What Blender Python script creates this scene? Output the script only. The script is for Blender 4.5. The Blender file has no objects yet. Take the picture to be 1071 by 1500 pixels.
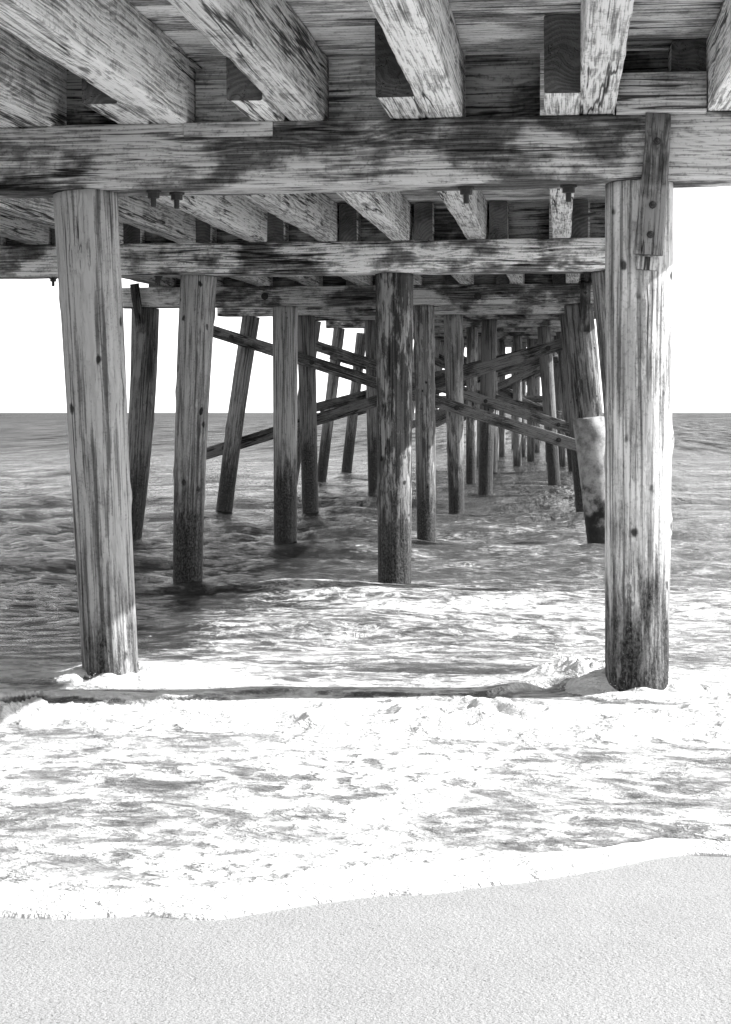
import bpy, bmesh, math, random
import numpy as np
from mathutils import Vector, Matrix

# ------------------------------------------------------------------ camera, sky, sun, exposure
S = bpy.context.scene
COL = S.collection
EYE = 1.83                      # eye height above the mean sea level (z = 0)
FPX = 2350.0                    # focal length in photograph pixels (1071 x 1500)
YAW = math.atan(285 / FPX)      # the pier runs along +Y, the camera looks a little left of it
cd = bpy.data.cameras.new('camera'); cam = bpy.data.objects.new('camera', cd); COL.objects.link(cam)
cam.location = (0, 0, EYE); cam.rotation_euler = (math.pi / 2, 0, YAW)
cd.sensor_width = 36; cd.lens = 36 * FPX / 1500; cd.shift_y = -146 / 1500
cd.clip_start = 0.05; cd.clip_end = 20000
S.camera = cam

SUN_AZ = math.radians(12)       # from +X towards +Y
SUN_EL = math.radians(40)
sun_dir = Vector((math.cos(SUN_AZ) * math.cos(SUN_EL), math.sin(SUN_AZ) * math.cos(SUN_EL), math.sin(SUN_EL)))
sd = bpy.data.lights.new('sun', 'SUN'); sd.energy = 3.6; sd.angle = math.radians(0.53); sd.color = (1, 1, 1)
sun = bpy.data.objects.new('sun', sd); COL.objects.link(sun)
sun.rotation_euler = sun_dir.to_track_quat('Z', 'Y').to_euler()

W = bpy.data.worlds.new('World'); S.world = W; W.use_nodes = True
wn = W.node_tree; bg = wn.nodes['Background']
sky = wn.nodes.new('ShaderNodeTexSky'); sky.sky_type = 'NISHITA'; sky.sun_disc = False
sky.sun_elevation = SUN_EL; sky.sun_rotation = math.pi / 2 - SUN_AZ
sky.air_density = 1.0; sky.dust_density = 0.6; sky.ozone_density = 1.0
bwn = wn.nodes.new('ShaderNodeSeparateColor')   # black and white film behind a red filter: the sky's red channel
wn.links.new(sky.outputs[0], bwn.inputs[0]); wn.links.new(bwn.outputs[0], bg.inputs[0])
bg.inputs[1].default_value = 0.15
S.view_settings.view_transform = 'Standard'; S.view_settings.look = 'None'
S.view_settings.gamma = 1; S.view_settings.exposure = 1.60
S.cycles.use_denoising = True
try: S.cycles.denoiser = 'OPENIMAGEDENOISE'
except Exception: pass
S.cycles.max_bounces = 8; S.cycles.diffuse_bounces = 5; S.cycles.glossy_bounces = 3
S.cycles.sample_clamp_indirect = 6; S.cycles.caustics_reflective = False; S.cycles.caustics_refractive = False

random.seed(7)
RNG = np.random.default_rng(11)
CT, ST = math.cos(YAW), math.sin(YAW)

def at(px, py, Y):
    """point of the plane at distance Y along the pier that the photograph shows at (px, py)"""
    u = (px - 535.5) / FPX; t = Y / (CT + u * ST)
    return Vector((t * (-ST + u * CT), Y, EYE + t * (604 - py) / FPX))

def mpp(px, Y):
    u = (px - 535.5) / FPX
    return Y / (CT + u * ST) / FPX

# ------------------------------------------------------------------ numpy noise
def _hash(ix, iy, seed):
    h = (ix.astype(np.int64) * 374761393 + iy.astype(np.int64) * 668265263 + seed * 974634777) & 0xFFFFFFFF
    h = ((h ^ (h >> 13)) * 1274126177) & 0xFFFFFFFF
    h = h ^ (h >> 16)
    return h

def gnoise(x, y, seed=0):
    ix = np.floor(x); iy = np.floor(y); fx = x - ix; fy = y - iy
    ux = fx ** 3 * (fx * (fx * 6 - 15) + 10); uy = fy ** 3 * (fy * (fy * 6 - 15) + 10)
    def g(dx, dy):
        a = _hash(ix + dx, iy + dy, seed) / 4294967296.0 * 2 * np.pi
        return np.cos(a) * (fx - dx) + np.sin(a) * (fy - dy)
    n0 = g(0, 0) * (1 - ux) + g(1, 0) * ux; n1 = g(0, 1) * (1 - ux) + g(1, 1) * ux
    return (n0 * (1 - uy) + n1 * uy) * 1.5

def fbm(x, y, octv=4, seed=0, gain=.5):
    a, s, n = 1., 0., 0.
    for o in range(octv):
        s = s + a * gnoise(x, y, seed + o * 17); n += a; a *= gain; x = x * 2.03 + 5.2; y = y * 2.03 + 1.7
    return s / n

def ss(a, b, x):
    t = np.clip((x - a) / (b - a), 0, 1); return t * t * (3 - 2 * t)

# ------------------------------------------------------------------ node helpers
class NT:
    def __init__(s, name):
        s.m = bpy.data.materials.new(name); s.m.use_nodes = True; s.t = s.m.node_tree
        s.b = s.t.nodes['Principled BSDF']
    def n(s, typ, props=None, **ins):
        nd = s.t.nodes.new('ShaderNode' + typ)
        for k, v in (props or {}).items(): setattr(nd, k, v)
        for k, v in ins.items():
            key = int(k[1:]) if k[0] == 'i' and k[1:].isdigit() else k.replace('_', ' ')
            s.put(nd.inputs[key], v)
        return nd
    def put(s, sock, v):
        if isinstance(v, bpy.types.NodeSocket): s.t.links.new(v, sock)
        elif isinstance(v, bpy.types.Node): s.t.links.new(v.outputs[0], sock)
        else: sock.default_value = v
    def math(s, op, a, b=0., c=None):
        nd = s.n('Math', {'operation': op}, i0=a, i1=b)
        if c is not None: s.put(nd.inputs[2], c)
        return nd.outputs[0]
    def mul(s, a, b): return s.math('MULTIPLY', a, b)
    def add(s, a, b): return s.math('ADD', a, b)
    def sub(s, a, b): return s.math('SUBTRACT', a, b)
    def step(s, x, lo, hi, a=0., b=1.):
        return s.n('MapRange', {'interpolation_type': 'SMOOTHSTEP'}, Value=x, From_Min=lo, From_Max=hi, To_Min=a, To_Max=b).outputs[0]
    def lerp(s, f, a, b):
        return s.n('Mix', {'data_type': 'FLOAT', 'clamp_factor': True}, i0=f, i2=a, i3=b).outputs[0]
    def vscale(s, v, sc): return s.n('VectorMath', {'operation': 'MULTIPLY'}, i0=v, i1=sc).outputs[0]
    def vadd(s, a, b): return s.n('VectorMath', {'operation': 'ADD'}, i0=a, i1=b).outputs[0]
    def noise(s, v, sc, detail=3., rough=.55, dist=0.):
        return s.n('TexNoise', None, Vector=v, Scale=sc, Detail=detail, Roughness=rough, Distortion=dist).outputs[0]
    def voro(s, v, sc, feature='F1'):
        return s.n('TexVoronoi', {'feature': feature}, Vector=v, Scale=sc).outputs['Distance']
    def attr(s, name, typ='GEOMETRY'):
        return s.n('Attribute', {'attribute_type': typ, 'attribute_name': name}).outputs['Fac']
    def grey(s, v):
        return s.n('CombineColor', None, i0=v, i1=v, i2=v).outputs[0]
    def bump(s, h, strength, dist, normal=None):
        nd = s.n('Bump', None, Height=h, Strength=strength, Distance=dist)
        if normal is not None: s.put(nd.inputs['Normal'], normal)
        return nd.outputs[0]
    def out(s, col, rough, normal=None, spec=.3):
        s.put(s.b.inputs['Base Color'], s.grey(col)); s.put(s.b.inputs['Roughness'], rough)
        s.b.inputs['Specular IOR Level'].default_value = spec
        if normal is not None: s.put(s.b.inputs['Normal'], normal)
        return s.m

def seeded(m):
    """object coordinates shifted by a random amount per object"""
    co = m.n('TexCoord').outputs['Object']
    r = m.n('ObjectInfo').outputs['Random']
    off = m.n('CombineXYZ', None, i0=m.mul(r, 91.7), i1=m.mul(r, 53.3), i2=m.mul(r, 71.9)).outputs[0]
    return co, m.vadd(co, off), r

def timber(name, lo, hi, stain=1., island=False, ring=95.):
    """weathered sawn timber, grain along local X"""
    m = NT(name); co, v, r = seeded(m)
    if island:
        ri = m.n('NewGeometry').outputs['Random Per Island']
        v = m.vadd(v, m.n('CombineXYZ', None, i0=m.mul(ri, 61.), i1=m.mul(ri, 13.), i2=m.mul(ri, 29.)).outputs[0])
        r = ri
    # knots swirl the rings
    kn = m.voro(m.vscale(v, (1.1, 3.2, 3.2)), 1.35)
    kmask = m.step(kn, .05, .42, 1., 0.)
    low = m.noise(m.vscale(v, (.55, 2.6, 2.6)), 1., 2., .5)
    sep = m.n('SeparateXYZ', None, i0=co)
    yy = m.add(m.add(sep.outputs[1], .03), m.mul(m.sub(r, .5), .3)); zz = m.add(m.add(sep.outputs[2], .13), m.mul(m.sub(low, .5), .24))
    rad = m.math('SQRT', m.add(m.mul(yy, yy), m.mul(zz, zz)))
    rad = m.add(rad, m.mul(kmask, .05)); rad = m.add(rad, m.mul(m.noise(m.vscale(v, (1.3, 9, 9)), 1., 3.), .03))
    rings = m.math('SINE', m.mul(rad, ring * 2 * math.pi / 2.6))
    rings = m.step(rings, -.5, .8, 0., 1.)
    f1 = m.noise(m.vscale(v, (3.2, 115, 115)), 1., 3., .6)
    f2 = m.noise(m.vscale(m.vadd(v, m.vscale(v, (0, 0, 0))), (1.2, 34, 34)), 1., 4., .66)
    fib = m.add(m.mul(f1, .5), m.mul(f2, .5))
    spl = m.math('ABSOLUTE', m.sub(m.noise(m.vscale(v, (.38, 11, 11)), 1., 3., .55), .5))
    sgate = m.step(m.noise(m.vscale(v, (.9, 3, 3)), 1., 2.), .44, .56, .0, .03)
    crack = m.step(m.add(spl, sgate), .006, .024, 0., 1.)
    blot = m.noise(m.vscale(v, (1.7, 2.9, 2.9)), 1., 4.5, .58)
    blot2 = m.noise(m.vscale(v, (6., 10., 10.)), 1., 5., .68)
    speck = m.noise(v, 55., 3., .6)
    st = m.step(blot, .41, .58, 0., 1.)                         # 0 in the dark stains
    tone = m.lerp(stain, 1., m.add(m.mul(st, .86), .14))
    gl = m.math('ABSOLUTE', m.sub(m.noise(m.vscale(v, (.75, 62, 62)), 1., 1., .4), .5))
    val = m.mul(m.step(f1, .36, .60, .38, 1.1), m.step(f2, .38, .60, .66, 1.05))
    val = m.mul(val, m.step(gl, .006, .035, .5, 1.))
    val = m.mul(val, m.lerp(rings, .62, 1.05))
    val = m.mul(val, tone); val = m.mul(val, m.step(blot2, .36, .54, .60, 1.))
    val = m.mul(val, m.step(speck, .32, .5, .60, 1.))
    val = m.mul(val, m.lerp(m.step(kn, .04, .13, 1., 0.), 1., .25))
    val = m.math('MINIMUM', m.mul(val, 2.7), 1.1)
    base = m.add(m.mul(val, hi - lo), lo)
    base = m.mul(m.mul(base, m.add(m.mul(r, .4), .78)), m.attr('tone', 'OBJECT'))
    base = m.mul(base, m.add(m.mul(crack, .85), .15))
    nx = m.n('SeparateXYZ', None, i0=m.n('VectorTransform', {'vector_type': 'NORMAL', 'convert_from': 'WORLD', 'convert_to': 'OBJECT'}, i0=m.n('NewGeometry').outputs['True Normal']).outputs[0]).outputs[0]
    base = m.lerp(m.step(m.math('ABSOLUTE', nx), .8, .95, 0., 1.), base, m.mul(m.add(.10, m.mul(rings, .035)), m.step(blot, .4, .6, .6, 1.3)))   # end grain soaks up dirt
    h = m.add(m.mul(rings, .25), m.add(m.mul(fib, 1.4), m.mul(crack, 1.6)))
    return m.out(base, .82, m.bump(h, .8, .008), .08)

def pile_wood(name, lo, hi):
    """round timber, grain along local Z; wet and dark below the object's own wet_top height"""
    m = NT(name); co, v, r = seeded(m)
    flake = m.attr('flake', 'OBJECT'); wet_top = m.attr('wet_top', 'OBJECT'); tone = m.attr('tone', 'OBJECT')
    stri = m.noise(m.vscale(v, (52, 52, 1.2)), 1., 4., .66)
    st2 = m.noise(m.vscale(v, (16, 16, .45)), 1., 4., .62)
    warp = m.vadd(v, m.vscale(m.n('TexNoise', None, Vector=m.vscale(v, (5, 5, 1.6)), Scale=1., Detail=3.).outputs[1], (.02, .02, .05)))
    cl = m.math('ABSOLUTE', m.sub(m.noise(m.vscale(warp, (15, 15, .20)), 1., 1., .4), .5))
    cl2 = m.math('ABSOLUTE', m.sub(m.noise(m.vscale(v, (30, 30, .32)), 1., 1., .4), .5))
    g1 = m.step(m.noise(m.vscale(v, (4, 4, .5)), 1., 2.), .52, .68, .03, 0.)
    g2 = m.step(m.noise(m.vscale(v, (6, 6, 1.1)), 1., 3.), .52, .68, .04, 0.)
    crack = m.math('MULTIPLY', m.step(m.add(cl, g1), .005, .030, 0., 1.), m.step(m.add(cl2, g2), .006, .034, .18, 1.))
    blot = m.noise(m.vscale(v, (4.5, 4.5, .75)), 1., 5., .6)
    peel = m.noise(m.vscale(warp, (19, 19, 4.0)), 1., 7., .72)
    big = m.noise(m.vscale(v, (6, 6, 1.2)), 1., 3., .5)
    pmask = m.step(m.add(peel, m.mul(m.sub(big, .5), .7)), .48, .58, 0., 1.)
    pl = m.lerp(flake, 1., m.add(m.mul(pmask, .88), .12))
    kn = m.voro(m.vscale(m.vadd(warp, m.vscale(m.n('TexNoise', None, Vector=v, Scale=16., Detail=3.).outputs[1], (.03, .03, .05))), (7., 7., 4.6)), 1.)
    ks = m.attr('knotty', 'OBJECT')
    knot = m.step(m.sub(kn, ks), .0, .09, .10, 1.)
    speck = m.step(m.noise(v, 60., 3., .65), .34, .5, .72, 1.)
    val = m.mul(m.mul(m.step(stri, .36, .60, .26, 1.12), m.step(st2, .36, .6, .70, 1.05)), m.step(blot, .38, .58, .55, 1.05))
    val = m.mul(m.mul(val, pl), m.mul(knot, speck))
    val = m.math('MINIMUM', m.mul(val, 2.1), 1.1)
    dry = m.mul(m.add(m.mul(val, hi - lo), lo), tone)
    dry = m.mul(dry, m.add(m.mul(crack, .88), .12))
    # tide zone
    wz = m.n('SeparateXYZ', None, i0=m.n('NewGeometry').outputs['Position']).outputs[2]
    edge = m.add(m.mul(m.sub(m.noise(m.vscale(v, (16, 16, 2.8)), 1., 6., .72), .5), 2.1), m.sub(wz, wet_top))
    drym = m.step(edge, -.42, .30, 0., 1.)
    grow = m.noise(m.vscale(v, (1., 1., .6)), 75., 5., .75)
    wetc = m.mul(m.step(grow, .38, .70, .014, .15), m.step(stri, .35, .6, .6, 1.1))
    sp = m.step(m.noise(v, 120., 2., .5), .68, .74, 0., .22)
    wetc = m.add(wetc, sp)
    base = m.lerp(drym, wetc, dry)
    rough = m.lerp(drym, .5, .85)
    h = m.add(m.mul(stri, .6), m.add(m.mul(crack, 1.5), m.mul(m.mul(pmask, flake), 1.2)))
    h = m.lerp(drym, m.mul(grow, 2.4), h)
    return m.out(base, rough, m.bump(h, .9, .010), .12)

def concrete(name):
    m = NT(name); co, v, r = seeded(m)
    a = m.noise(v, 6., 6., .65); b = m.noise(v, 40., 3., .6)
    wz = m.n('SeparateXYZ', None, i0=m.n('NewGeometry').outputs['Position']).outputs[2]
    low = m.step(m.add(wz, m.mul(m.sub(a, .5), 1.6)), .35, .95, .10, 1.)
    c = m.mul(m.mul(m.step(a, .3, .65, .14, .40), m.step(b, .3, .5, .8, 1.)), low)
    return m.out(c, .8, m.bump(m.add(a, b), .4, .008), .3)

def sand_mat():
    m = NT('sand'); co = m.n('TexCoord').outputs['Object']
    g = m.noise(co, 230., 2., .6); g2 = m.noise(m.vscale(co, (1., .8, 1.)), 95., 2., .5); g3 = m.noise(co, 3., 4., .55)
    sp = m.step(m.noise(co, 170., 2., .5), .30, .38, .4, 1.)
    c = m.mul(m.mul(m.step(g, .30, .70, .225, .325), sp), m.step(g3, .3, .7, .95, 1.03))
    h = m.add(m.mul(g, .7), m.mul(g2, 1.0))
    return m.out(c, .9, m.bump(h, .6, .006), .15)

def water_mat():
    m = NT('sea_water'); co = m.n('TexCoord').outputs['Object']
    foam = m.attr('foam'); turb = m.attr('turbid')
    warp = m.vadd(m.vscale(co, (.85, 1., 1.)), m.vscale(m.n('TexNoise', None, Vector=co, Scale=2.2, Detail=3.).outputs[1], (.22, .22, 0.)))
    n1 = m.noise(m.vadd(m.vscale(co, (1.05, .95, 1.)), m.vscale(m.n('TexNoise', None, Vector=co, Scale=5., Detail=2.).outputs[1], (.06, .06, 0.))), 11., 2.6, .5)
    n1 = m.add(m.mul(n1, .80), m.mul(m.noise(warp, 3.4, 4., .6), .20))
    lace = m.voro(warp, 4.5, 'DISTANCE_TO_EDGE'); lace2 = m.voro(m.vadd(warp, (3.1, 1.7, 0.)), 12., 'DISTANCE_TO_EDGE')
    nl = m.noise(m.vscale(co, (.8, 1.1, 1.)), 5., 7., .68, .9)
    rid = m.math('ABSOLUTE', m.sub(m.noise(warp, 2.6, 5., .6, .8), .5)); rid2 = m.math('ABSOLUTE', m.sub(m.noise(m.vadd(warp, (7.3, 2.1, 0.)), 5.5, 4., .6, 1.), .5))
    ln = m.sub(m.add(nl, .10), m.mul(m.math('MINIMUM', lace, .3), .40))
    ln = m.sub(ln, m.mul(m.math('MINIMUM', lace2, .3), .30))
    fn = m.lerp(m.step(foam, .42, .62, 0., 1.), ln, n1)
    thr = m.add(m.mul(m.sub(.5, foam), .62), .5)
    d = m.sub(fn, thr)
    soft = m.step(m.noise(co, 2.4, 2.), .35, .65, .6, 1.7)
    f = m.math('POWER', m.step(m.math('DIVIDE', d, soft), -.20, .10, 0., 1.), 2.6)
    lines = m.math('MAXIMUM', m.step(rid, .008, .030, 1., 0.), m.step(rid2, .008, .028, .8, 0.))
    lines = m.mul(lines, m.mul(m.step(foam, .10, .34, 0., 1.), m.step(nl, .40, .56, 0., 1.)))
    f = m.math('MAXIMUM', f, m.mul(lines, .8))
    film = m.step(d, -.26, .02, 0., 1.)                         # thin froth in the water round the foam
    body = m.lerp(turb, .012, .085)
    body = m.add(body, m.mul(m.mul(m.mul(film, turb), m.step(m.noise(co, 20., 3., .6), .30, .62, .45, 1.)), .17))
    fine = m.noise(co, 60., 4., .7)
    fcol = m.step(fine, .25, .6, .58, .72)
    base = m.lerp(f, body, fcol)
    # ripples: near ones fine, far ones coarse
    far = m.attr('far'); far2 = m.attr('far2')
    r1 = m.noise(m.vscale(co, (.8, 1.4, 1.)), 4.2, 6., .68, .3)
    r2 = m.noise(m.vscale(co, (1., .45, 1.)), 1.5, 5., .66, .3)
    r3 = m.noise(m.vscale(co, (1.0, .07, 1.)), 1., 5., .68); r4 = m.noise(m.vscale(co, (.35, .009, 1.)), 1., 4., .66)
    h = m.add(m.mul(r1, m.lerp(far, .10, .03)), m.add(m.mul(r2, m.mul(far, .55)), m.mul(m.mul(r3, 1.0), far2)))
    h = m.add(h, m.mul(m.mul(r4, 4.), m.attr('far3')))
    h = m.add(h, m.mul(f, m.add(m.mul(n1, .018), m.add(.003, m.mul(fine, .002)))))
    nrm = m.bump(h, 1., 1.)
    m.out(base, .85, nrm, 0.)
    # the skin of the water: reflection held down where steep little waves turn their faces to the viewer
    fr = m.n('Fresnel', None, IOR=1.33, Normal=nrm).outputs[0]
    c3 = m.step(r3, .34, .66, .04, .48); c4 = m.step(r4, .34, .66, .06, .36)
    cap = m.lerp(far2, .80, c3); cap = m.lerp(m.attr('far3'), cap, c4)
    fac = m.mul(m.math('MINIMUM', fr, cap), m.sub(1., f))
    gl = m.n('BsdfGlossy', None, Color=(1, 1, 1, 1), Roughness=m.lerp(far2, .10, .18), Normal=nrm)
    mix = m.n('MixShader', None, i0=fac, i1=m.b.outputs[0], i2=gl.outputs[0])
    m.t.links.new(mix.outputs[0], m.t.nodes['Material Output'].inputs[0])
    return m.m

M_CAP = timber('weathered_cap_timber', .010, .80, 1.)
M_JOIST = timber('weathered_joist_timber', .04, .78, .5)
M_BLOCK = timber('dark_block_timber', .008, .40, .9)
M_DECK = timber('deck_timber', .012, .80, .8, island=True)
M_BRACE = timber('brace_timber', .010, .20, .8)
M_PALE = timber('pale_board_timber', .06, .72, .6)
M_PILE = pile_wood('piling_wood', .012, .90)
M_BATTEN = timber('batten_timber', .04, .60, 1.)
M_CONC = concrete('concrete_sleeve')
M_IRON = NT('bolt_iron').out(.035, .6)

# ------------------------------------------------------------------ object helpers
def link(name, verts, faces, mat, parent=None, matrix=None, smooth=True, label=None):
    me = bpy.data.meshes.new(name); me.from_pydata(verts, [], faces); me.update()
    if smooth: me.polygons.foreach_set('use_smooth', [len(f) == 4 for f in faces])
    me.materials.append(mat)
    o = bpy.data.objects.new(name, me); COL.objects.link(o)
    if parent: o.parent = parent
    if matrix is not None: o.matrix_basis = matrix
    if label: o['label'] = label
    return o

def frame(p0, p1, up=Vector((0, 0, 1))):
    x = (p1 - p0).normalized(); y = up.cross(x).normalized(); z = x.cross(y)
    return Matrix(((x.x, y.x, z.x, p0.x), (x.y, y.y, z.y, p0.y), (x.z, y.z, z.z, p0.z), (0, 0, 0, 1)))

def bar_geo(L, w, h, r=.012, n=None, wob=.004, seed=0, hz=0.):
    """sawn timber along +X from 0 to L, w across Y, h in Z (from hz): worn corners, slightly uneven faces"""
    n = n or max(2, int(L / .12)); n = min(n, 60)
    prof = []
    for cx, cy, a0 in ((w/2-r, h-r, 0), (-w/2+r, h-r, 90), (-w/2+r, r, 180), (w/2-r, r, 270)):
        for a in (0, 45, 90):
            q = math.radians(a0 + a); prof.append((cx + r*math.cos(q), cy + r*math.sin(q)))
    k = len(prof); rnd = np.random.default_rng(seed + 5)
    ph = rnd.uniform(0, 6.3, (k // 3, 4))
    vs, fs = [], []
    for i in range(n + 1):
        x = L * i / n
        for j, (y, z) in enumerate(prof):
            c = ph[j // 3]
            d = wob * (math.sin(x*2.1 + c[0]) + .6*math.sin(x*6.3 + c[1]) + .4*math.sin(x*17 + c[2])) * .5
            chip = wob * 1.2 * max(0, math.sin(x*9.7 + c[3]) * math.sin(x*3.1 + c[1])) ** 2
            s = 1 if z > h/2 else -1; t = 1 if y > 0 else -1
            vs.append((x, y + t*(d - chip), hz + z + s*(d*.7 - chip)))
    for i in range(n):
        for j in range(k):
            a = i*k + j; b = i*k + (j+1) % k
            fs.append((a, b, b + k, a + k))
    fs.append(tuple(range(k))[::-1]); fs.append(tuple(n*k + j for j in range(k)))
    # outward: check orientation by first face
    return vs, [f[::-1] for f in fs]

_cnt = [0]
def bar(name, p0, p1, w, h, mat, parent, r=.012, wob=.004, hz=0., label=None, up=Vector((0, 0, 1)), tone=1.):
    _cnt[0] += 1
    L = (p1 - p0).length
    vs, fs = bar_geo(L, w, h, r, None, wob, _cnt[0], hz)
    o = link(name, vs, fs, mat, parent, parent.matrix_basis.inverted() @ frame(p0, p1, up) if parent else frame(p0, p1, up), label=label)
    o['tone'] = float(tone)
    return o

def piling(top, base, r0, r1, parent, flake=.2, tone=1., wet=.9, bow=0., detail=1., knots=3, label=None, name='piling', bottom=-.6):
    """round timber post from top down through base and on into the seabed; origin at its head, local -Z down its length"""
    _cnt[0] += 1; sd_ = _cnt[0]
    ax = (base - top); L0 = ax.length; k = (top.z - bottom) / (top.z - base.z); L = L0 * k
    ax.normalize(); q = (-ax).to_track_quat('Z', 'X')
    na = int(48 * detail) if detail > .4 else 14; nz = max(6, int(L / .05 * detail))
    nz = min(nz, 110)
    th = np.linspace(0, 2*np.pi, na, endpoint=False); zz = np.linspace(0, L, nz + 1)
    T, Z = np.meshgrid(th, zz)
    R = r0 + (r1 - r0) * np.clip(Z / L0, 0, 1.15)
    cx, cy = np.cos(T), np.sin(T)
    irr = fbm(cx*1.3 + sd_*7.1, cy*1.3 + Z*.55 + sd_*3.3, 3, sd_) * .055
    irr += fbm(T*0 + cx*3.2 + sd_, cy*3.2 + Z*1.7, 3, sd_ + 50) * .03
    grv = np.abs(fbm(cx*5 + cy*2 + sd_, cy*5 - cx*2 + Z*.16, 2, sd_ + 90))
    irr -= np.exp(-(grv / .03) ** 2) * .028 * min(1, detail)
    R = R * (1 + irr)
    rr = random.Random(sd_)
    for _ in range(knots):
        a = rr.uniform(0, 6.28); z0 = rr.uniform(.1, .8) * L0
        dd = ((np.angle(np.exp(1j*(T - a))) * r0) ** 2 + (Z - z0) ** 2)
        R = R + .016 * np.exp(-dd / .05 ** 2) - .02 * np.exp(-dd / .02 ** 2)
    bx = bow * np.sin(np.pi * np.clip(Z / L0, 0, 1))
    V = np.stack([R*cx + bx, R*cy, -Z], -1).reshape(-1, 3)
    fs = []
    for i in range(nz):
        for j in range(na):
            a = i*na + j; b = i*na + (j+1) % na
            fs.append((a, a + na, b + na, b))
    fs.append(tuple(range(na))); fs.append(tuple(nz*na + j for j in range(na))[::-1])
    M = Matrix.Translation(top) @ q.to_matrix().to_4x4()
    o = link(name, V.tolist(), fs, M_PILE, parent, parent.matrix_basis.inverted() @ M, label=label)
    o['knotty'] = .012*knots; o['flake'] = float(flake); o['tone'] = float(tone); o['wet_top'] = float(wet)
    return o

def rel(child, parent):
    """parent child to parent keeping where it stands; both given in world (or pier) space"""
    bpy.context.view_layer.update()
    mw = child.matrix_world.copy(); child.parent = parent
    child.matrix_parent_inverse = Matrix.Identity(4)
    child.matrix_basis = parent.matrix_world.inverted() @ mw
    return child

def turned(sections, n=10):
    """solid of revolution about Z from (radius, z) pairs"""
    vs, fs = [], []
    for r, z in sections:
        for j in range(n):
            a = 2*math.pi*j/n; vs.append((r*math.cos(a), r*math.sin(a), z))
    for i in range(len(sections)-1):
        for j in range(n):
            a = i*n + j; b = i*n + (j+1) % n; fs.append((a, b, b+n, a+n))
    fs.append(tuple(range(n))[::-1]); fs.append(tuple((len(sections)-1)*n + j for j in range(n)))
    return vs, fs

def bolt(loc, parent, axis=Vector((0, 0, -1)), r=.018, name='bolt', washer=.034):
    """washer, nut and bolt end sticking out along axis"""
    vs, fs = turned([(washer, 0), (washer, .01), (r*1.5, .012), (r*1.5, .036), (r*.7, .037), (r*.7, .075), (r*.55, .08)], 8)
    M = Matrix.Translation(loc) @ axis.to_track_quat('Z', 'X').to_matrix().to_4x4()
    o = link(name, vs, fs, M_IRON, None, M, smooth=False)
    return rel(o, parent)

# ------------------------------------------------------------------ setting: sand and sea
def edge_y(X):
    """the foam's front line on the sand"""
    pts = [(-900, 1300), (-400, 1330), (-150, 1346), (-60, 1340), (0, 1343), (60, 1348), (130, 1347), (190, 1341), (215, 1338), (260, 1349), (330, 1353), (375, 1343), (422, 1321), (440, 1328), (480, 1330), (515, 1320), (541, 1303), (565, 1311), (610, 1316), (650, 1312), (684, 1296), (720, 1300), (770, 1294), (860, 1279), (930, 1264), (1003, 1248), (1030, 1254), (1071, 1259), (1200, 1250), (1400, 1235), (2000, 1225)]
    px = [p[0] for p in pts]; py = [p[1] for p in pts]
    P = [at(a, b, 1.) for a, b in zip(px, py)]
    xs, ys = [], []
    for p in P:                       # meet the ray with the sloping sand
        d = Vector((p.x, p.y, p.z - EYE)); t = (.62 + .06*3.85 - EYE) / (d.z + .06*d.y)
        xs.append(d.x*t); ys.append(d.y*t)
    o = np.argsort(xs); xs = np.array(xs)[o]; ys = np.array(ys)[o]
    gx = np.linspace(-6, 8, 2800); gy = np.interp(gx, xs, ys); kw = np.hanning(75); gy = np.convolve(np.pad(gy, 37, 'edge'), kw/kw.sum(), 'valid')
    return np.interp(X, gx, gy) + fbm(X*2.2, X*0, 2, 3) * .012

def sand_z(Y): return np.maximum(.62 - .06*(Y - 3.85), -3.)

def grid_object(name, X, Y, Z, mat, attrs=None, kind='structure'):
    ny, nx = X.shape
    co = np.stack([X, Y, Z], -1).reshape(-1, 3).astype(np.float32)
    i = np.arange(ny-1)[:, None]*nx + np.arange(nx-1)[None, :]
    f = np.stack([i, i+1, i+1+nx, i+nx], -1).reshape(-1, 4).astype(np.int32)
    me = bpy.data.meshes.new(name)
    me.vertices.add(len(co)); me.vertices.foreach_set('co', co.ravel())
    me.loops.add(f.size); me.loops.foreach_set('vertex_index', f.ravel())
    me.polygons.add(len(f)); me.polygons.foreach_set('loop_start', np.arange(0, f.size, 4, dtype=np.int32))
    me.polygons.foreach_set('use_smooth', np.ones(len(f), dtype=bool))
    me.update(calc_edges=True); me.validate()
    for k, a in (attrs or {}).items():
        at_ = me.attributes.new(k, 'FLOAT', 'POINT'); at_.data.foreach_set('value', a.astype(np.float32).ravel())
    me.materials.append(mat)
    o = bpy.data.objects.new(name, me); COL.objects.link(o); o['kind'] = kind
    return o

def spread(lo, hi, c, fine, far, n_fine):
    """dense between lo and hi, then growing steps out to +-far"""
    a = np.linspace(lo, hi, n_fine); st = (hi - lo)/(n_fine - 1)
    out = []; x = hi
    while x < far: st *= 1.35; x += st; out.append(x)
    st = (hi - lo)/(n_fine - 1); inn = []; x = lo
    while x > -far: st *= 1.35; x -= st; inn.append(x)
    return np.concatenate([np.array(inn[::-1]), a, np.array(out)])

# beach: one sheet, dense where it is seen close, reaching far out under the sea and to both sides
xs = spread(-2.2, 2.0, 0, 0, 9000, 260); ys = spread(2.0, 5.4, 0, 0, 9000, 240)
X, Y = np.meshgrid(xs, ys)
Zs = sand_z(Y); Zs = np.where(Y < -30, .62 + .06*33.85 + (Y+30)*-.002, Zs)
near = (np.abs(X) < 4) & (Y > 0) & (Y < 8)
Zs = Zs + np.where(near, fbm(X*1.2, Y*1.2, 2, 21)*.002 + fbm(X*14, Y*11, 3, 22)*.0012, 0)
grid_object('sand', X, Y, Zs, sand_mat())

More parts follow.
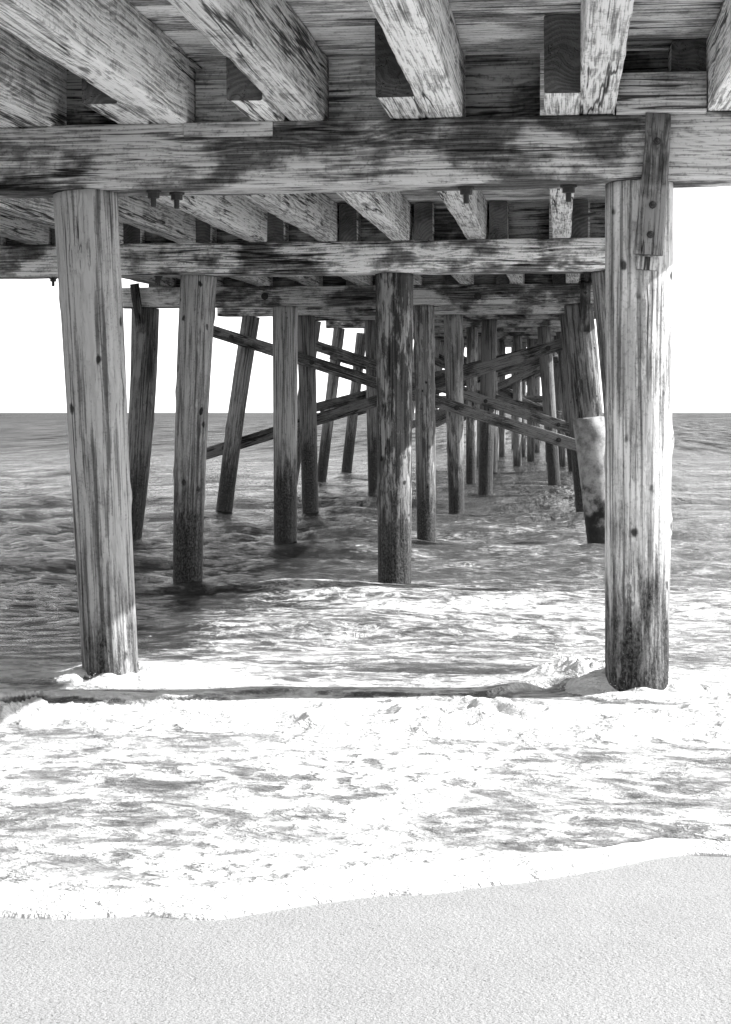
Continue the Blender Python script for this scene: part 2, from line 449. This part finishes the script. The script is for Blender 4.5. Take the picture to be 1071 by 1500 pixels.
# sea: rows packed towards the horizon, first row on the foam's front line
NX, NY = 680, 760
fan = np.linspace(-.40, .15, NX - 40)
fan = np.concatenate([np.linspace(-2.6, -.80, 14), np.linspace(-.76, -.403, 110), fan, np.linspace(.153, .50, 110), np.linspace(.54, 2.4, 16)])
inv = np.linspace(1/3.72, 1/6000., NY)
Yr = 1/inv
Yg, Fg = np.meshgrid(Yr, fan, indexing='ij')
near_w = np.exp(-np.maximum(Yg - 3.72, 0)/1.3); X = Fg*Yg
X = Fg*Yg
E = edge_y(X)
Y = Yg + (E - 3.72)*near_w
s = np.maximum(Y - E, 0)
H0 = np.where(Y < 7.8, .49 + (7.8 - Y)*.035, .49*np.exp(-(Y - 7.8)/9.))
H0 = H0 + .010*np.exp(-s/.5)
lip = sand_z(Y) + .009 + (.024 + .006*fbm(X*3, Y*0, 2, 4))*(1 - np.exp(-s/.06))
k = ss(.05, 1.2, s)
Zw = lip*(1 - k) + np.maximum(H0, sand_z(Y) + .03)*k
Zw = np.where(s < 1e-4, sand_z(Y) - .004, Zw)

# wind waves and swell travelling to the beach
dY = np.gradient(Yr)[:, None]*np.ones_like(X)
wav = np.zeros_like(X); rw = np.random.default_rng(5)
for i in range(64):
    lam = .28*(26**(i/63.)); ang = rw.normal(0, .75); kx, ky = math.sin(ang)*2*math.pi/lam, math.cos(ang)*2*math.pi/lam
    amp = lam*.0066*(1.9 if lam < 1.3 else .95)
    fade = ss(2.2, 4.5, lam/np.maximum(dY, 1e-4))*ss(2.2, 4.5, lam/np.maximum(X*0 + Yg*.00075, 1e-4))
    phs = kx*X + ky*Y + rw.uniform(0, 6.28) + .8*fbm(X*.11/lam**.5, Y*.11/lam**.5, 2, i)
    w_ = .45*np.sin(phs) + .75*(.64 - np.abs(np.sin(phs/2 + .785))*1.0); wav += amp*fade*(w_ + .35*np.sin(2*phs + 1.57))*(.6 + .8*(fbm(X*.25/lam**.5, Y*.25/lam**.5, 2, 200+i)+.3))
calm = ss(8., 13., Y)*(.55 + .45*ss(13, 26, Y))
open_w = ss(-3.3, -1.8, X + .02*(Y - 9) + .5*fbm(X*.6, Y*.5, 2, 55))   # 0 on the clear water to the west; limit set to hide the deck's shadow edge
Zw = Zw + wav*(calm*(1 + .45*(1 - open_w)*(1 - ss(20, 40, Y))) + .12*ss(5.5, 8, Y))
# long rollers
for (yc, amp, wid, sk) in ((11.2, .07, .9, .10), (13.6, .06, 1.1, -.06), (17.4, .07, 1.3, .05), (24., .06, 1.8, -.04), (33., .07, 2.4, .03), (47, .09, 3, .02)):
    c = yc + sk*X + fbm(X*.35, X*0 + yc, 3, int(yc))*1.1
    d = (Y - c)/wid
    Zw = Zw + amp*(.7 + fbm(X*.3, Y*.1, 2, 77))*np.exp(-np.where(d < 0, d*d*4, d*d*.8))
# the little bore in front of the first pilings: ridge and foam gap darken the right piling's shadow
rp = [(-400, 1050), (0, 1040), (60, 1031), (120, 1034), (200, 1034), (270, 1029), (340, 1021), (395, 1013), (480, 1019), (560, 1020), (660, 1020), (715, 1016), (760, 1005), (800, 1000), (890, 1010), (980, 1012), (1071, 1010), (1500, 1010)]
rxy = []
for a, b in rp:
    p = at(a, b, 1.); d = Vector((p.x, p.y, p.z - EYE)); t = (.50 - EYE)/d.z; rxy.append((d.x*t, d.y*t))
rxy = np.array(rxy); RY = np.interp(X, rxy[:, 0], rxy[:, 1]) + fbm(X*1.3, X*0 + 2, 2, 8)*.07 + fbm(X*6, X*0, 2, 9)*.035
rpx = np.interp(X, rxy[:, 0], [a for a, b in rp])
rh = np.interp(rpx, [-400, 0, 120, 250, 420, 700, 770, 820, 890, 940, 1000, 1100], [.03, .03, .028, .028, .022, .022, .04, .05, .05, .04, .04, .04])
d = Y - RY
bore = rh*np.where(d < 0, ss(-.10, 0, d), np.exp(-d/.45))
Zw = Zw + bore
face = np.exp(-((d + .04)/(.036 + .03*fbm(X*3, X*0, 3, 91)))**2)*np.clip(.62 + .7*fbm(X*2, X*0 + 3, 3, 92), 0, 1)*(1 - ss(690, 770, rpx))*ss(-500, -300, rpx)  # strip where foam is taken out to paint the right piling's shadow darker
rp2y = np.interp(rpx, [-400, 0, 60, 130, 170], [7.9, 7.62, 7.66, 7.75, 7.8]); d2 = Y - rp2y
shade2 = np.exp(-((d2 + .04)/.05)**2)*(rpx < 165)  # same strip painted for the left piling's shadow
Zw = Zw + .02*np.where(d2 < 0, ss(-.1, 0, d2), np.exp(-d2/.4))*(1 - ss(130, 200, rpx))

# foam cover
L_ = fbm(X*.9, Y*.9, 3, 31); L2 = fbm(X*2.6, Y*2.0, 3, 41)
right = ss(-.6, 1.0, X)                                          # 0 to the west, 1 to the east
F = np.zeros_like(X)
F = np.where(Y < 8.4, .515 - .07*right + .22*L_ + .10*L2, F)
F = np.maximum(F, ss(6.0, 6.5, Y)*(1 - ss(7.25, 7.6, Y))*(.80 + .25*L_ + .14*L2))
F = np.maximum(F, ss(7.2, 7.5, Y)*(1 - ss(8.6, 9.6, Y))*(.20 + .3*L_ + .55*np.exp(-((X + 2.2)/.75)**2) + .4*ss(0, .5, X)))
mid = ss(8.2, 9., Y)*(1 - ss(13.5, 17., Y))
F = np.where(mid > 0, np.maximum(F*(1 - ss(8.6, 9.4, Y)), mid*(.35 + .26*L_ + .10*L2 + .13*np.exp(-((Y - 12.6)/1.5)**2))*open_w), F)
F = np.where(Y > 14.5, np.maximum(F, (.16 + .22*L_)*open_w*(1 - ss(22, 34, Y))), F)
F = np.where(Y > 60, 0, F)
band = np.maximum(.09 + .10*(1 - right) + .10*L2, .07)
F = np.maximum(F, 1.5*(1 - ss(band*.75, band*1.35, s)))
F = np.where(face > .3, F*(1 - face), F); F = np.where(shade2 > .3, F*(1 - shade2), F)  # foam thinned along both painted shadow strips
# lumps of froth
lump = ss(.5, 1., F)*ss(.25, .9, s)
bl = np.abs(fbm(X*3.0, Y*2.6, 2, 61, .35)); bl2 = -np.abs(fbm(X*9, Y*7, 2, 62, .4))
surge = ss(5.7, 6.5, Y)*(1 - ss(7.0, 7.3, Y))
splash = np.exp(-(np.where(rpx < 862, (rpx - 862)/85, (rpx - 862)/45))**2)*np.exp(-((d - .30)/.17)**2)
splash2 = np.exp(-((X + 1.85)/.35)**2)*np.exp(-((Y - 7.85)/.3)**2)
Zw = Zw + lump*(.014 + .050*surge + .05*splash2)*(.75 - bl*1.7 + .55*bl2)*1.3*(.55 + .9*ss(-.25, .3, L_)) + splash*(.10 + .02*fbm(X*30, Y*26, 2, 67) + .06*fbm(X*7, Y*6, 3, 64) - .06*np.abs(fbm(X*17, Y*15, 2, 65)))
F = np.clip(np.maximum(F, np.minimum(1.1, 2.*np.maximum(splash, splash2))), 0, 1.5)
for px_, xx, yy in ((163, None, 7.8), (933, None, 7.8)):
    q = at(px_, 1005, 7.8); rr2 = np.hypot(X - q.x, (Y - 7.8)*1.1)
    col_ = np.exp(-((rr2 - .17)/.13)**2)*(.6 + .9*fbm(X*7, Y*7, 2, 71))
    Zw = Zw + .055*np.maximum(col_, 0); F = np.maximum(F, np.where(col_ > .15, .9, 0))

T = np.clip(ss(60, 13, Y), 0, 1)*(.12 + .88*ss(-3.0, -1.1, X + .5*fbm(X*.6, Y*.5, 2, 55))); T = np.where(Y < 8.6, .85 + .15*L_, T)  # silt colour fades westward, drawn in to soften the deck's shadow edge
far = ss(14, 40, Y)*(1 - ss(120, 250, Y)); far2 = ss(35, 90, Y); far3 = ss(200, 500, Y)
grid_object('sea_water', X, Y, Zw, water_mat(), {'foam': F, 'turbid': T, 'far': far, 'far2': far2, 'far3': far3})

# froth thrown up by the little wave: lumps of foam and flying drops
def froth():
    base = []
    bm = bmesh.new(); bmesh.ops.create_icosphere(bm, subdivisions=1, radius=1.)
    bv = np.array([v.co[:] for v in bm.verts]); bf = [[v.index for v in f.verts] for f in bm.faces]; bm.free()
    rr = random.Random(3); vs, fs = [], []
    iy_of = lambda y: np.argmin(np.abs(Yr - y))
    def ground(x, y):
        i = np.argmin(np.abs(Y[:, 0]*0 + Y[:, 300] - y)); j = np.argmin(np.abs(X[i] - x)); return Zw[i, j]
    def add(x, y, z, r, flat=.8):
        k0 = len(vs); a = rr.uniform(0, 6.28); n = bv*(1 + .28*np.sin(bv[:, [1, 2, 0]]*3.1 + a) * np.cos(bv[:, [2, 0, 1]]*2.3 + a*2))
        for p in n*[r*rr.uniform(.8, 1.4), r*rr.uniform(.8, 1.3), r*flat]: vs.append((x + p[0], y + p[1], z + p[2]))
        fs.extend([tuple(q + k0 for q in f) for f in bf])
    def patch(px, py, Yc, sx, sy, sz, n, r0, r1):
        c = at(px, py, Yc)
        for _ in range(n):
            x = c.x + rr.gauss(0, sx); y = Yc + rr.gauss(0, sy); g = ground(x, y); u = rr.random()**3
            add(x, y, g + u*sz - .004, r0 + (r1 - r0)*(1 - u)*rr.random())
    patch(838, 985, 7.85, .09, .06, .08, 90, .0012, .005); patch(890, 1005, 7.6, .05, .04, .04, 60, .0012, .004)
    patch(205, 990, 7.66, .10, .06, .05, 80, .0012, .004); patch(120, 995, 7.62, .08, .05, .04, 50, .0012, .004)
    for px, py in ((815, 952), (817, 958), (814, 945), (823, 962), (806, 966), (840, 960), (512, 1034), (513, 1041), (620, 1052), (860, 962), (873, 957), (560, 1050)):
        c = at(px, py, 7.8); add(c.x, c.y, c.z, rr.uniform(.002, .004), 2.2)
    return link('foam_spray', vs, [tuple(f) for f in fs], M_FROTH)
M_FROTH = NT('froth'); _c = M_FROTH.n('TexCoord').outputs['Object']; M_FROTH = M_FROTH.out(.74, .9, M_FROTH.bump(M_FROTH.noise(_c, 160., 3.), .5, .004), .2)
o = froth(); o['kind'] = 'stuff'
for p in o.data.polygons: p.use_smooth = True

# ------------------------------------------------------------------ the pier
pier = bpy.data.objects.new('pier', None); COL.objects.link(pier); pier.location = (-2.4, 7.8, .4)
pier['label'] = 'weathered timber pier on round pilings running out to sea'
pier['category'] = 'pier'
XL, XR = -5.9, .93
ROWS = [7.8 + 6.63*i for i in range(12)]
CB = [2.925, 3.08, 3.235, 3.515, 3.81, 4.0, 4.2, 4.4, 4.6, 4.78, 4.95, 5.1]      # undersides of the caps
CH = [.315, .29, .265] + [.27]*9
ROWS_ALL = [ROWS[0] - 6.63] + ROWS; CB_ALL = [2.80] + CB; CH_ALL = [.315] + CH
CT_ = [b + h for b, h in zip(CB_ALL, CH_ALL)]
caps = {}
for i, (Yc, b, h) in enumerate(zip(ROWS_ALL, CB_ALL, CH_ALL)):
    if i == 0: continue
    lab = {1: 'thick stained cap timber over the two front pilings', 2: 'second cap timber with a long split along its face'}.get(i)
    caps[i-1] = bar('cap_timber', Vector((XL + .1*math.sin(i*3), Yc, b)), Vector((XR + (.06 if i == 1 else -.12), Yc, b)), .30, h, M_CAP, pier, r=.014, wob=.005, label=lab, tone={1: .80, 2: 1.35}.get(i, 1.))

# joists lap beside each other over every cap
JX = [.68, .085, -.64, -1.31, -1.98, -2.64, -3.31, -3.98, -4.65, -5.3]
JW, JH = .172, .345
def lerp_top(y):
    return float(np.interp(y, ROWS_ALL, CT_)) if y > ROWS_ALL[0] else CT_[0]
far_v, far_f = [], []
for sp in range(0, 12):
    z0, z1 = CT_[sp], CT_[sp + 1]; sl = (z1 - z0)/(ROWS_ALL[sp+1] - ROWS_ALL[sp])
    for j, xl in enumerate(JX):
        ov = .72 if sp == 1 and j > 0 else .13
        y0, y1 = ROWS_ALL[sp] - ov, ROWS_ALL[sp + 1] + .45
        jit = .012*math.sin(j*5.1 + sp*2.3)
        xc = xl + (JW/2 if sp % 2 == 0 else -JW/2) + jit
        w = JW*(1 + .04*math.sin(j*3.7 + sp)) - .004
        p0 = Vector((xc, y0, z0 - ov*sl + .002)); p1 = Vector((xc + .015*math.sin(j + sp*1.9), y1, z1 + .45*sl + .002))
        if sp < 10:
            bar('joist', p0, p1, w, JH - .004*sp, M_JOIST, pier, r=.010, wob=.0045)
        else:
            v, f = bar_geo((p1 - p0).length, w, JH, .01, 3, .002, j); m4 = pier.matrix_basis.inverted() @ frame(p0, p1); k0 = len(far_v)
            far_v += [tuple(m4 @ Vector(q)) for q in v]; far_f += [tuple(a + k0 for a in q) for q in f]
o = link('joist', far_v, far_f, M_JOIST, pier); o['kind'] = 'stuff'; o['tone'] = 1.

# decking: cross boards over the joists, one sheet of boards per span
for sp in range(0, 12):
    y = ROWS_ALL[sp] if sp else ROWS_ALL[0] - .7
    vs, fs = [], []; q = 0
    rr = random.Random(40 + sp)
    cx = Vector((XL, 0, 0))
    while y < ROWS_ALL[sp + 1] - .02:
        w = min(rr.uniform(.235, .265), ROWS_ALL[sp+1] - y); z = lerp_top(y + w/2) + JH + .004 + rr.uniform(0, .004)
        v, f = bar_geo(XR - XL + rr.uniform(-.02, .06), w - rr.uniform(.006, .016), .075, .006, 12, .002, q + sp*31); k0 = len(vs)
        vs += [(a, b + y + w/2 - ROWS_ALL[sp], c + z - CT_[sp]) for a, b, c in v]; fs += [tuple(a + k0 for a in g) for g in f]
        y += w; q += 1
    o = link('decking', vs, fs, M_DECK, pier, pier.matrix_basis.inverted() @ Matrix.Translation((XL, ROWS_ALL[sp], CT_[sp]))); o['tone'] = 1.

# blocking boards stand between the joists on the caps
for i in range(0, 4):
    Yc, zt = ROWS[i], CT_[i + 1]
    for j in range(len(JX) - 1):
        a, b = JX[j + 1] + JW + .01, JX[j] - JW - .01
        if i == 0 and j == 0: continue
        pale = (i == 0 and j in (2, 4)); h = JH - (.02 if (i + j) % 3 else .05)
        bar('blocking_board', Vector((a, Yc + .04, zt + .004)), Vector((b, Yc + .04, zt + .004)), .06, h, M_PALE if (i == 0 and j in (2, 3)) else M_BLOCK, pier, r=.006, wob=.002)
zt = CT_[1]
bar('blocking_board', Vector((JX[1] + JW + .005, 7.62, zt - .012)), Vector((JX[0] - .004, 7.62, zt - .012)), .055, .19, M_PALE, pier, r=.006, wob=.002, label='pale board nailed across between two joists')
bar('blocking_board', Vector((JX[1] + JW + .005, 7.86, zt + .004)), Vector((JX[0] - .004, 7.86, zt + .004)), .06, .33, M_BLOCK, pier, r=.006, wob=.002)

# pilings: (row, head x, foot x, foot y, head width, foot width, flake, tone, wet, bow, knots, label) read off the photograph
PIL = [
 (0, 126, 163, 1000, 93, 81, .25, .46, .82, .0, 7, 'thick pale piling with long vertical cracks, standing in foam'),
 (0, 937, 933, 1018, 99, 92, .40, .68, 1.02, .0, 7, 'thick pale piling with a dark batten bolted to its head'),
 (1, 291, 275, 860, 53, 43, .45, 0.44, 1.15, .02, 9, 'knotty piling with round dark knots, standing in shallow water'),
 (1, 578, 578, 864, 56, 48, .95, 0.35, 1.00, .0, 6, 'dark mottled piling with peeling bark, alone in the middle bay'),
 (1, 893, 925, 864, 54, 46, .6, 0.37, 1.0, .02, 5, None),
 (2, 213, 189, 795, 40, 34, .6, 0.26, 1.00, -.05, 2, 'bowed dark piling with a batten at its head'),
 (2, 418, 418, 793, 37, 33, .25, 0.44, 1.25, .0, 1, None),
 (2, 621, 625, 798, 31, 28, .75, 0.40, 0.90, .0, 4, None),
 (2, 847, 884, 800, 41, 36, .7, 0.28, 1.0, .0, 2, 'leaning piling whose lower half wears a pale concrete sleeve'),
 (3, 368, 328, 752, 26, 24, .5, 0.34, 1.2, .02, 6, None),
 (3, 448, 455, 750, 27, 24, .2, 0.23, 1.5, .0, 1, None),
 (3, 664, 669, 753, 28, 23, .6, 0.44, 1.0, .0, 4, None),
 (3, 832, 855, 753, 24, 22, .4, 0.24, 1.4, .0, 2, None),
 (4, 461, 424, 728, 20, 18, .5, 0.30, 1.4, .0, 2, None),
 (4, 545, 549, 728, 21, 19, .3, 0.27, 1.4, .0, 2, None),
 (4, 717, 711, 728, 23, 21, .3, 0.19, 1.6, .0, 1, None),
 (4, 838, 862, 728, 20, 18, .4, 0.24, 1.4, .0, 2, None),
 (5, 497, 470, 708, 17, 15, .5, 0.37, 1.2, .0, 3, None),
 (5, 588, 590, 708, 17, 15, .3, 0.27, 1.4, .0, 2, None),
 (5, 692, 690, 708, 17, 15, .7, 0.41, 1.1, .0, 3, None),
 (5, 797, 812, 708, 20, 18, .3, 0.21, 1.4, .0, 2, None),
 (6, 530, 507, 697, 16, 15, .4, 0.30, 1.4, .0, 2, None),
 (6, 620, 622, 697, 15, 14, .4, 0.30, 1.4, .0, 2, None),
 (6, 722, 722, 697, 14, 13, .4, 0.27, 1.4, .0, 2, None),
 (6, 822, 840, 696, 15, 13, .4, 0.24, 1.4, .0, 2, None),
]
piles = []
for (r_, hx, fx, fy, hw, fw, fl, tn, wt, bw, kn, lab) in PIL:
    Yr_ = ROWS[r_]; top = at(hx, 0, Yr_); top.z = CB[r_] - .002; base = at(fx, fy, Yr_)
    sc = mpp(hx, Yr_)
    det = {0: 2., 1: 1.4, 2: 1.}.get(r_, .6)
    piles.append(piling(top, base, hw*sc/2, fw*sc/2, pier, fl, tn, wt, bw, det, kn, lab))
for r_ in range(7, 12):
    Yr_ = ROWS[r_]
    for q, (xh, xf) in enumerate(((-4.75, -5.3), (-3.6, -3.65), (-2.5, -2.5), (-1.3, -1.3), (-.3, -.2), (.4, .75))):
        jx = .25*math.sin(r_*2.7 + q*1.9)
        top = Vector((xh + jx, Yr_, CB[r_] - .002)); base = Vector((xf + jx, Yr_, .0))
        piling(top, base, .155, .14, pier, .4, math.sin(r_ + q)*.12 + .34, .35, 0, .4, 1)
P_LEFT, P_RIGHT, P_BOW, P_SLEEVE = piles[0], piles[1], piles[5], piles[8]

# battens bolted over cap and piling head
def batten(px0, py0, px1, py1, Y, wpx, par, bolts, lab, t=.04):
    a = at(px0, py0, Y); b = at(px1, py1, Y); w = wpx*mpp(px0, Y)
    o = bar('batten', a, b, w, t, M_BATTEN, None, r=.007, wob=.008, up=Vector((0, -1, 0)), label=lab, tone=.42)
    rel(o, par)
    for f in bolts:
        c = a.lerp(b, f); bolt(c + Vector((0, -t, 0)), par, Vector((0, -1, 0)), .008, washer=.018)
    return o
batten(965, 168, 950, 374, 7.628, 39, P_RIGHT, (.2, .65, .86), 'dark stained batten with bolts')
batten(198, 416, 207, 486, 20.84, 13, P_BOW, (.2, .8), None)
batten(858, 415, 858, 486, 20.84, 15, P_SLEEVE, (.2,), None)
bk = bar('packing_block', at(949, 377, 7.63), at(947, 396, 7.63), 30*mpp(948, 7.63), .03, M_PALE, None, r=.004, up=Vector((0, -1, 0)), tone=.8); rel(bk, P_RIGHT)
# concrete sleeve round the leaning piling
hd = at(847, 446, ROWS[2]); ft = at(884, 800, ROWS[2]); ax = (ft - hd).normalized()
s0 = at(863, 612, ROWS[2]); L = (ft - s0).length*1.9
na, nz = 28, 24; vs, fs = [], []
for i in range(nz + 1):
    for j in range(na):
        a = 2*math.pi*j/na; rr_ = (.215 - .028*i/nz*2)*(1 + .015*math.sin(3*a + i*.4)); rr_ = .2 if i == 0 and False else rr_
        vs.append((rr_*math.cos(a), rr_*math.sin(a), -L*i/nz + (.012*math.sin(5*a) if i == 0 else 0)))
for i in range(nz):
    for j in range(na):
        a = i*na + j; b = i*na + (j+1) % na; fs.append((a, a+na, b+na, b))
fs.append(tuple(range(na))); fs.append(tuple(nz*na + j for j in range(na))[::-1])
o = link('sleeve', vs, fs, M_CONC, None, Matrix.Translation(s0) @ (-ax).to_track_quat('Z', 'X').to_matrix().to_4x4(), label='pale concrete sleeve')
rel(o, P_SLEEVE)

# cap details: bolts underneath, a let-in patch board
for px, Y, c in ((225, 7.74, 0), (259, 7.82, 0), (683, 7.80, 0), (833, 7.80, 0), (78, 14.43, 1), (860, 14.43, 1), (232, 14.4, 1)):
    p = at(px, 0, Y); p.z = CB[c]; bolt(p, caps[c], Vector((0, 0, -1)), .020, washer=.04)
a = at(270, 183, 7.642); b = at(400, 181, 7.642); a.z = b.z = CT_[1] - .075
rel(bar('patch_board', a, b, .02, .072, M_CAP, None, r=.004, wob=.001, tone=.6), caps[0])
for px, py, Y, c in ((388, 434, 20.88, 2), (700, 434, 20.88, 2)):
    bolt(at(px, py, 20.84), caps[c], Vector((0, -1, 0)), .02, washer=.05)
# a spike left in the blocking
vs, fs = turned([(.012, 0), (.012, .16), (.006, .17)], 6)
o = link('spike', vs, fs, M_IRON, pier, pier.matrix_basis.inverted() @ Matrix.Translation(at(842, 320, 12.2)) @ Vector((1, -.3, .2)).to_track_quat('Z', 'X').to_matrix().to_4x4(), smooth=False)

# cross braces bolted to the pilings
def brace(x0, y0, x1, y1, row, hpx, side, lab=None):
    Y = ROWS[row] + side*.25
    a, b = at(x0, y0, Y), at(x1, y1, Y); h = hpx*mpp(x0, Y)
    o = bar('cross_brace', a, b, .085, h, M_BRACE, pier, r=.008, wob=.004, hz=-h/2, label=lab)
    for f in (.06, .28, .67, .94):
        bolt(a.lerp(b, f) + Vector((0, -.045*1, 0)), o, Vector((0, -1, 0)), .018, washer=.045)
    return o
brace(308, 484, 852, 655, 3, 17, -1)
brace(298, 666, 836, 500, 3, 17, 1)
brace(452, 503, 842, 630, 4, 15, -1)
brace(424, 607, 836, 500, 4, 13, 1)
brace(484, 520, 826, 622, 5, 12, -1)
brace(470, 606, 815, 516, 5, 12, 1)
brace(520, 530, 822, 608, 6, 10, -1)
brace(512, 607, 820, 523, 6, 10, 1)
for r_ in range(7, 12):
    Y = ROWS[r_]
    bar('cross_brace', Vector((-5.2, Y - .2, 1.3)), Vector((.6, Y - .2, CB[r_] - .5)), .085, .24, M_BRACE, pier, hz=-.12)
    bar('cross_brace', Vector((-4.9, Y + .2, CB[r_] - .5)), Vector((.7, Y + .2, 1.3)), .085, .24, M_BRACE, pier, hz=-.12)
# low walers
for r_, z, x0, x1 in ((8, 2.2, -4.9, .4), (11, 2.4, -4.9, .5)):
    bar('waler', Vector((x0, ROWS[r_] - .22, z)), Vector((x1, ROWS[r_] - .22, z)), .1, .26, M_BRACE, pier)
